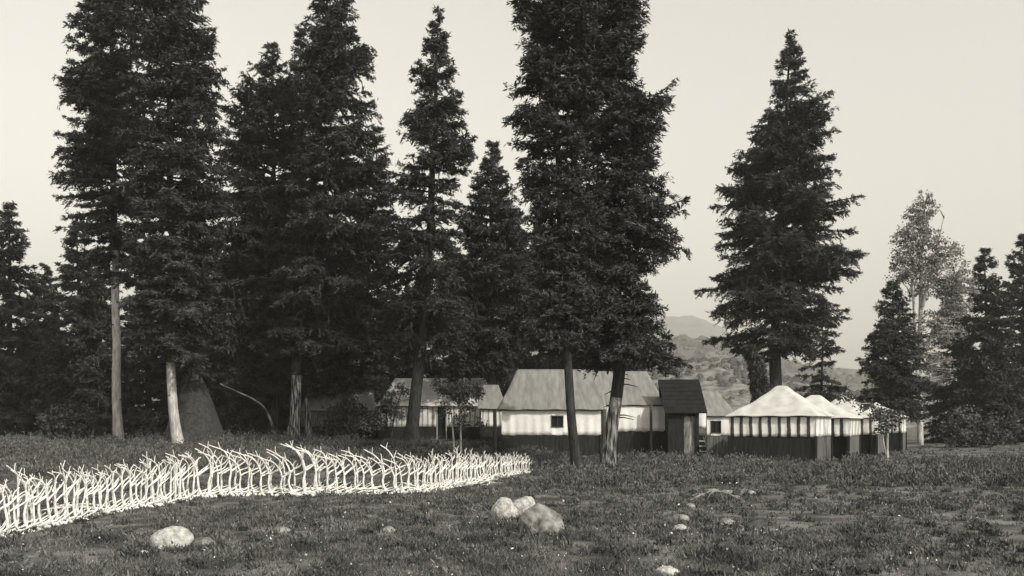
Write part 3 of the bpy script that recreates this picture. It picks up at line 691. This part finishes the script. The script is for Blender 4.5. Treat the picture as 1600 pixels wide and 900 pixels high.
# ------------------------------------------------------------------ antlers
def antler_mb(R):
    mb = MB(); j = lambda s_=.03: R.uniform(-s_, s_); k = R.uniform(.9, 1.12)
    def tube(P, r0, r1):
        c = catmull(P, 4); mb.tube(c, [r0 + (r1 - r0) * (i / (len(c) - 1)) ** .8 for i in range(len(c))], 7)
    B = [(.09, 0, .03), (.03 + j(.02), .01, .12), (.00 + j(.02), .03 + j(), .32 * k), (.01 + j(.02), .06, .54 * k), (-.04 + j(.02), .04, .78 * k), (-.17 + j(), .0, .97 * k), (-.40 + j(.07), -.06, 1.10 * k + j())]
    tube(B, .034, .010)
    tube([B[1], (.16, .03 + j(), .13 + j(.02)), (.34 + j(), .04, .20 + j(.02)), (.44 + j(.05), .04, .27 + j(.02))], .025, .007)
    tube([B[3], (.12 + j(.02), .09, .60 * k), (.27 + j(), .10, .69 * k + j()), (.36 + j(), .08, .82 * k + j())], .025, .009)
    tube([B[4], (-.02 + j(.02), .02, .90 * k), (.03 + j(.05), .0, 1.00 * k + j())], .019, .006)
    tube([B[5], (-.22, -.02, 1.03 * k), (-.23 + j(.05), -.03, 1.13 * k + j())], .016, .005)
    if R.random() < .6: tube([B[1], (-.06, -.02, .05), (-.14 + j(), -.05, .03)], .022, .007)
    return mb
aprotos = []
for i in range(6):
    R = random.Random(40 + i)
    r = empty('elk_antlers', (0, 0, 0)); tag(r, 'bleached branching elk antlers packed in the long upright row across the grass', 'antlers', 'elk antlers in the long white row')
    p = antler_mb(R).build('antler', M_ANTLER, r, True); p.location = (0, -.13, 0); p.rotation_euler = (math.radians(5), 0, math.radians(-5))
    q = antler_mb(R).build('antler', M_ANTLER, r, True); q.location = (.15, .24, 0); q.rotation_euler = (math.radians(4), math.radians(3), math.radians(6))
    mb = MB(); mb.tube([(.16, -.17, .03), (.19, 0, .055), (.16, .22, .03)], [.03, .045, .03], 8); mb.build('skull_plate', M_ANTLER, r, True)
    aprotos.append(r)
path_px = [(-70, 853), (60, 826), (155, 806), (225, 792), (300, 780), (400, 775), (480, 774), (560, 773), (640, 771), (700, 762), (750, 752), (800, 742), (826, 738)]
PW = [on_ground(*p) for p in path_px]; PW = [Vector((x, y, 0)) for x, y in PW]
PC = catmull(PW, 8); acc = [0]
for i in range(1, len(PC)): acc.append(acc[-1] + (PC[i] - PC[i-1]).length)
s_ = 0; i = 0; R = random.Random(5)
while s_ < acc[-1]:
    k = max(0, min(len(PC) - 2, next((q for q in range(len(acc) - 1) if acc[q + 1] >= s_), len(PC) - 2)))
    t = (s_ - acc[k]) / max(1e-6, acc[k+1] - acc[k]); p = PC[k].lerp(PC[k+1], t); d = PC[k+1] - PC[k]
    fr = s_ / acc[-1]; sc = R.uniform(.84, 1.0) * (.86 + .18 * math.exp(-((fr - .46) / .15) ** 2)) * (1.0 if fr < .68 else 1.0 - .35 * (fr - .68) / .32)
    if .83 < fr < .845: s_ += .2
    o = aprotos[i] if i < 6 else copy_tree(aprotos[R.randrange(6)], (0, 0, 0))
    o.location = (p.x, p.y, float(ground_h(p.x, p.y)) - .02); o.scale = (sc, sc, sc)
    o.rotation_euler = (R.uniform(-.12, .12), R.uniform(-.12, .12) - .05, math.atan2(d.y, d.x) * .8 + R.uniform(-.12, .12))
    s_ += R.uniform(.20, .28); i += 1
print('antler pairs', i)
# loose shed antlers lying at the foot of the row
R = random.Random(9); first = None
for i in range(16):
    fr = R.uniform(.18, .76); s_ = fr * acc[-1]; k = next(q for q in range(len(acc) - 1) if acc[q + 1] >= s_)
    d = (PC[k+1] - PC[k]).normalized(); p = PC[k] + Vector((d.y, -d.x, 0)) * R.uniform(.15, .4)
    if first is None: o = first = antler_mb(random.Random(77)).build('shed_antler', M_ANTLER, None, True)
    else: o = first.copy(); COL.objects.link(o)
    tag(o, 'single shed antler lying flat on the grass along the foot of the antler row', 'antler', 'shed antlers lying at the foot of the row')
    o.location = (p.x, p.y, float(ground_h(p.x, p.y)) + .08); sc = R.uniform(.6, .85); o.scale = (sc, sc, sc)
    o.rotation_euler = (math.radians(R.choice([86, -84])), R.uniform(-.1, .1), R.uniform(0, 6.28))
o = antler_mb(random.Random(80)).build('shed_antler', M_ANTLER, None, True)
x, y = on_ground(175, 806); o.location = (x, y, .06); o.rotation_euler = (math.radians(87), 0, math.radians(-75)); o.scale = (1.1, 1.1, 1.1)
tag(o, 'long pale antler stretched flat on the grass at the near end of the row', 'antler')

# ------------------------------------------------------------------ stones
ROCKS = []
def rock(label, px, py_base, wpx, hpx, m=M_ROCK, seed=0, sink=.2, name='boulder', cat='rock', tilt=0., flat=.55, group=None, ang=0.0):
    x, Y = on_ground(px, py_base); Y += wpx * .3 / F * Y; x = (px - 800) / F * Y; g = float(ground_h(x, Y)); R = random.Random(seed)
    w = wpx / F * Y / 2; h = hpx / F * Y
    import bmesh
    bm = bmesh.new(); bmesh.ops.create_icosphere(bm, subdivisions=5, radius=1)
    planes = [(Vector((R.gauss(0, 1), R.gauss(0, 1), R.gauss(0, .8) + .2)).normalized(), R.uniform(.80, .97)) for _ in range(9)]
    off = Vector((seed * 3.1, 1, 2))
    for v in bm.verts:
        c = v.co.copy()
        for n, dd in planes:
            e = c.dot(n) - dd
            if e > 0: c -= n * e * .82
        c *= 1 + .10 * mnoise.fractal(c * 1.3 + off, 1, 2, 3) + .03 * mnoise.fractal(c * 5 + off, .8, 2, 6)
        v.co = Vector((c.x * w, c.y * w * .85, c.z * h * .62))
    me = bpy.data.meshes.new(name); bm.to_mesh(me); bm.free(); me.materials.append(m)
    o = link(name, me, None, True); ROCKS.append((x, Y, w)); o.location = (x, Y, g + h * .23); o.rotation_euler = (0, tilt, ang); tag(o, label, cat, group); return o
rock('rounded pale boulder at the lower left, flat topped and whitest along its lower edge', 269, 862, 66, 42, M_ROCK_PALE, 3, ang=.2, tilt=-.1)
rock('small grey stone sunk in the grass touching the right of the lower left pale boulder', 318, 860, 38, 20, M_ROCK_DARK, 4)
rock('largest grey boulder, egg shaped, front right of the boulder group at centre', 846, 838, 70, 54, M_ROCK, 31, tilt=.30, ang=.1)
rock('pale boulder half split from its neighbour, left one of the boulder group at centre', 789, 814, 42, 42, M_ROCK_PALE, 6, tilt=-.15)
rock('pale boulder half behind the egg shaped one, right of the dark crack', 820, 808, 40, 36, M_ROCK_PALE, 7, tilt=.1)
rock('lumpy knee high stone half buried in grass below the middle of the antler row', 440, 838, 30, 18, M_ROCK, 8)
rock('low grey stone in the grass between the antler row and the centre boulders', 606, 836, 26, 14, M_ROCK, 9)
rock('white round stone lowest of the small stones right of centre', 1063, 834, 24, 15, M_ROCK_PALE, 10)
rock('grey stone just above the white round stone right of centre', 1062, 818, 34, 15, M_ROCK, 11)
rock('low pale stone lying right of the white round stone', 1136, 824, 30, 14, M_ROCK, 12)
rock('small pale stone at the right end of the stony lip', 1174, 776, 14, 10, M_ROCK_PALE, 13)
rock('tiny pale stone alone in the grass at the lower right', 1205, 856, 11, 8, M_ROCK_PALE, 14)
rock('pale stone at the very bottom edge right of centre', 1042, 902, 44, 18, M_ROCK_PALE, 15)
rock('small white wedge shaped stone in front of the lower left boulder', 226, 872, 18, 12, mat('white_stone', .7, .8, scale=5), 16)
for i, (px, py, w, h) in enumerate([(1092, 779, 22, 8), (1112, 772, 26, 8), (1134, 775, 24, 9), (1150, 782, 16, 8), (1078, 795, 18, 10)]):
    rock(['flat stone at the left of the stony lip', 'flat stone left of the middle of the stony lip', 'flat stone right of the middle of the stony lip', 'flat stone at the right of the stony lip', 'grey stone just below the left end of the stony lip'][i],
         px, py, w, h, M_ROCK, 20 + i)

# ------------------------------------------------------------------ ground cover
def scatter(n, y0, y1, xr=.62, power=1.0):
    u = rng.random(n); Y = (y0 ** (-power + 1e-3) + u * (y1 ** (-power + 1e-3) - y0 ** (-power + 1e-3))) ** (1 / (-power + 1e-3))
    x = (rng.random(n) * 2 - 1) * Y * xr; return x, Y
def grass():
    n = 60000; x, Y = scatter(n, 7.5, 60, .66, .9)
    f = np.sin(x * 1.1 + np.sin(Y * .8)) * np.sin(Y * .9 + np.sin(x * .7)) + np.sin(x * .37 + 2) * .6 + rng.normal(0, .6, n)
    keep = f > .05; x, Y, f = x[keep], Y[keep], f[keep]; n = len(x)
    k = 7; X = np.repeat(x, k) + rng.normal(0, .035, n * k); YY = np.repeat(Y, k) + rng.normal(0, .035, n * k); ff = np.repeat(f, k)
    h = (.022 + .020 * np.clip(ff, -1, 2) + rng.exponential(.016, n * k)).clip(.015, .22) * (1 + .02 * (YY - 10).clip(0, 30))
    z = ground_h(X, YY) - .01; a = rng.uniform(0, 6.28, n * k); w = .006 + .0010 * (YY - 8)
    lean = rng.normal(0, .55, (n * k, 2))
    b0 = np.stack([X - np.cos(a) * w, YY - np.sin(a) * w, z], 1); b1 = np.stack([X + np.cos(a) * w, YY + np.sin(a) * w, z], 1)
    tp = np.stack([X + lean[:, 0] * h, YY + lean[:, 1] * h, z + h], 1)
    tag(np_mesh('grass', np.stack([b0, b1, tp], 1).reshape(-1, 3), 3, M_GRASS), kind='stuff')
grass()
def tufts(name, m, spots, k, size, hgt, spread):
    P = []; H = []
    for (x, y, s_) in spots:
        r = rng.normal(0, .33, (k, 3)); r[:, 2] = np.abs(r[:, 2]); g = float(ground_h(x, y))
        P.append(np.array([x, y, g]) + r * np.array([spread * s_, spread * s_, hgt * s_]))
    P = np.concatenate(P); n = len(P)
    D = unit(rng.normal(0, .6, (n, 3)) + np.array([0, 0, 1.0])); N = unit(np.cross(D, rng.normal(0, 1, (n, 3))))
    tag(np_mesh(name, leaf_quads(P, D, N, rng.uniform(size * .7, size * 1.5, n), np.full(n, size * .28)), 4, m), kind='stuff')
sp = []
for _ in range(420):
    Y = rng.uniform(23, 36); px = rng.uniform(840, 1440) if rng.random() < .75 else rng.uniform(1440, 1700); sp.append(((px - 800) / F * Y, Y, rng.uniform(.3, .75)))
for _ in range(330):
    Y = rng.uniform(27, 44); px = rng.uniform(-60, 560); sp.append(((px - 800) / F * Y, Y, rng.uniform(.5, 1.25)))
for _ in range(120):
    Y = rng.uniform(29, 43); px = rng.uniform(560, 880); sp.append(((px - 800) / F * Y, Y, rng.uniform(.3, .7)))
tufts('sagebrush', M_SAGE, sp, 260, .12, .62, .85)
sp = [((p - 800) / F * y_, y_, rng.uniform(.15, .4)) for p, y_ in zip(rng.uniform(-100, 1700, 900), rng.uniform(9, 26, 900))]
for (x, y, w) in ROCKS:
    for k in range(9):
        a = rng.uniform(0, 6.28); sp.append((x + math.cos(a) * w * 1.08, y + math.sin(a) * w * .95, rng.uniform(.10, .22)))
tufts('weeds', M_GRASS, sp, 70, .08, .5, .7)
# bleached chips and seed heads strewn over the meadow
x, Y = scatter(1600, 8, 34, .62, .8); n = len(x); s_ = (.005 + rng.exponential(.005, n)).clip(0, .02) * (1 + .05 * (Y - 8))
P = np.stack([x, Y, ground_h(x, Y) + rng.uniform(.02, .10, n)], 1)
D = unit(rng.normal(0, 1, (n, 3))); N = unit(np.cross(D, rng.normal(0, 1, (n, 3))))
tag(np_mesh('wood_chips', leaf_quads(P, D, N, s_ * 1.8, s_ * 1.2), 4, M_SPECK), kind='stuff')

# pale fallen branch over the bank
x0, Y0 = on_ground(1120, 786)
mb = MB(); c = catmull([(-.95, .0, .02), (-.5, .05, .20), (-.1, .0, .30), (.35, -.05, .24), (.95, -.02, .0)], 6)
mb.tube(c, [.035 - .02 * i / len(c) for i in range(len(c))], 7, wob=.1)
for a, b in (((-.5, .05, .20), (-.75, .1, .36)), ((-.1, 0, .3), (-.35, -.12, .12)), ((.35, -.05, .24), (.6, .1, .33)), ((.1, 0, .28), (.2, -.2, .05))):
    mb.tube([a, ((a[0]+b[0])/2, (a[1]+b[1])/2 + .03, (a[2]+b[2])/2 + .02), b], [.018, .012, .005], 6)
o = mb.build('fallen_branch', mat('weathered_wood', .10, .36, scale=6, bump=.5), None, True); o.scale = (.58, .6, .7); o.location = (x0, Y0, float(ground_h(x0, Y0)) + .02)
tag(o, 'pale fallen branch arching over the stony lip right of the centre boulders', 'branch')
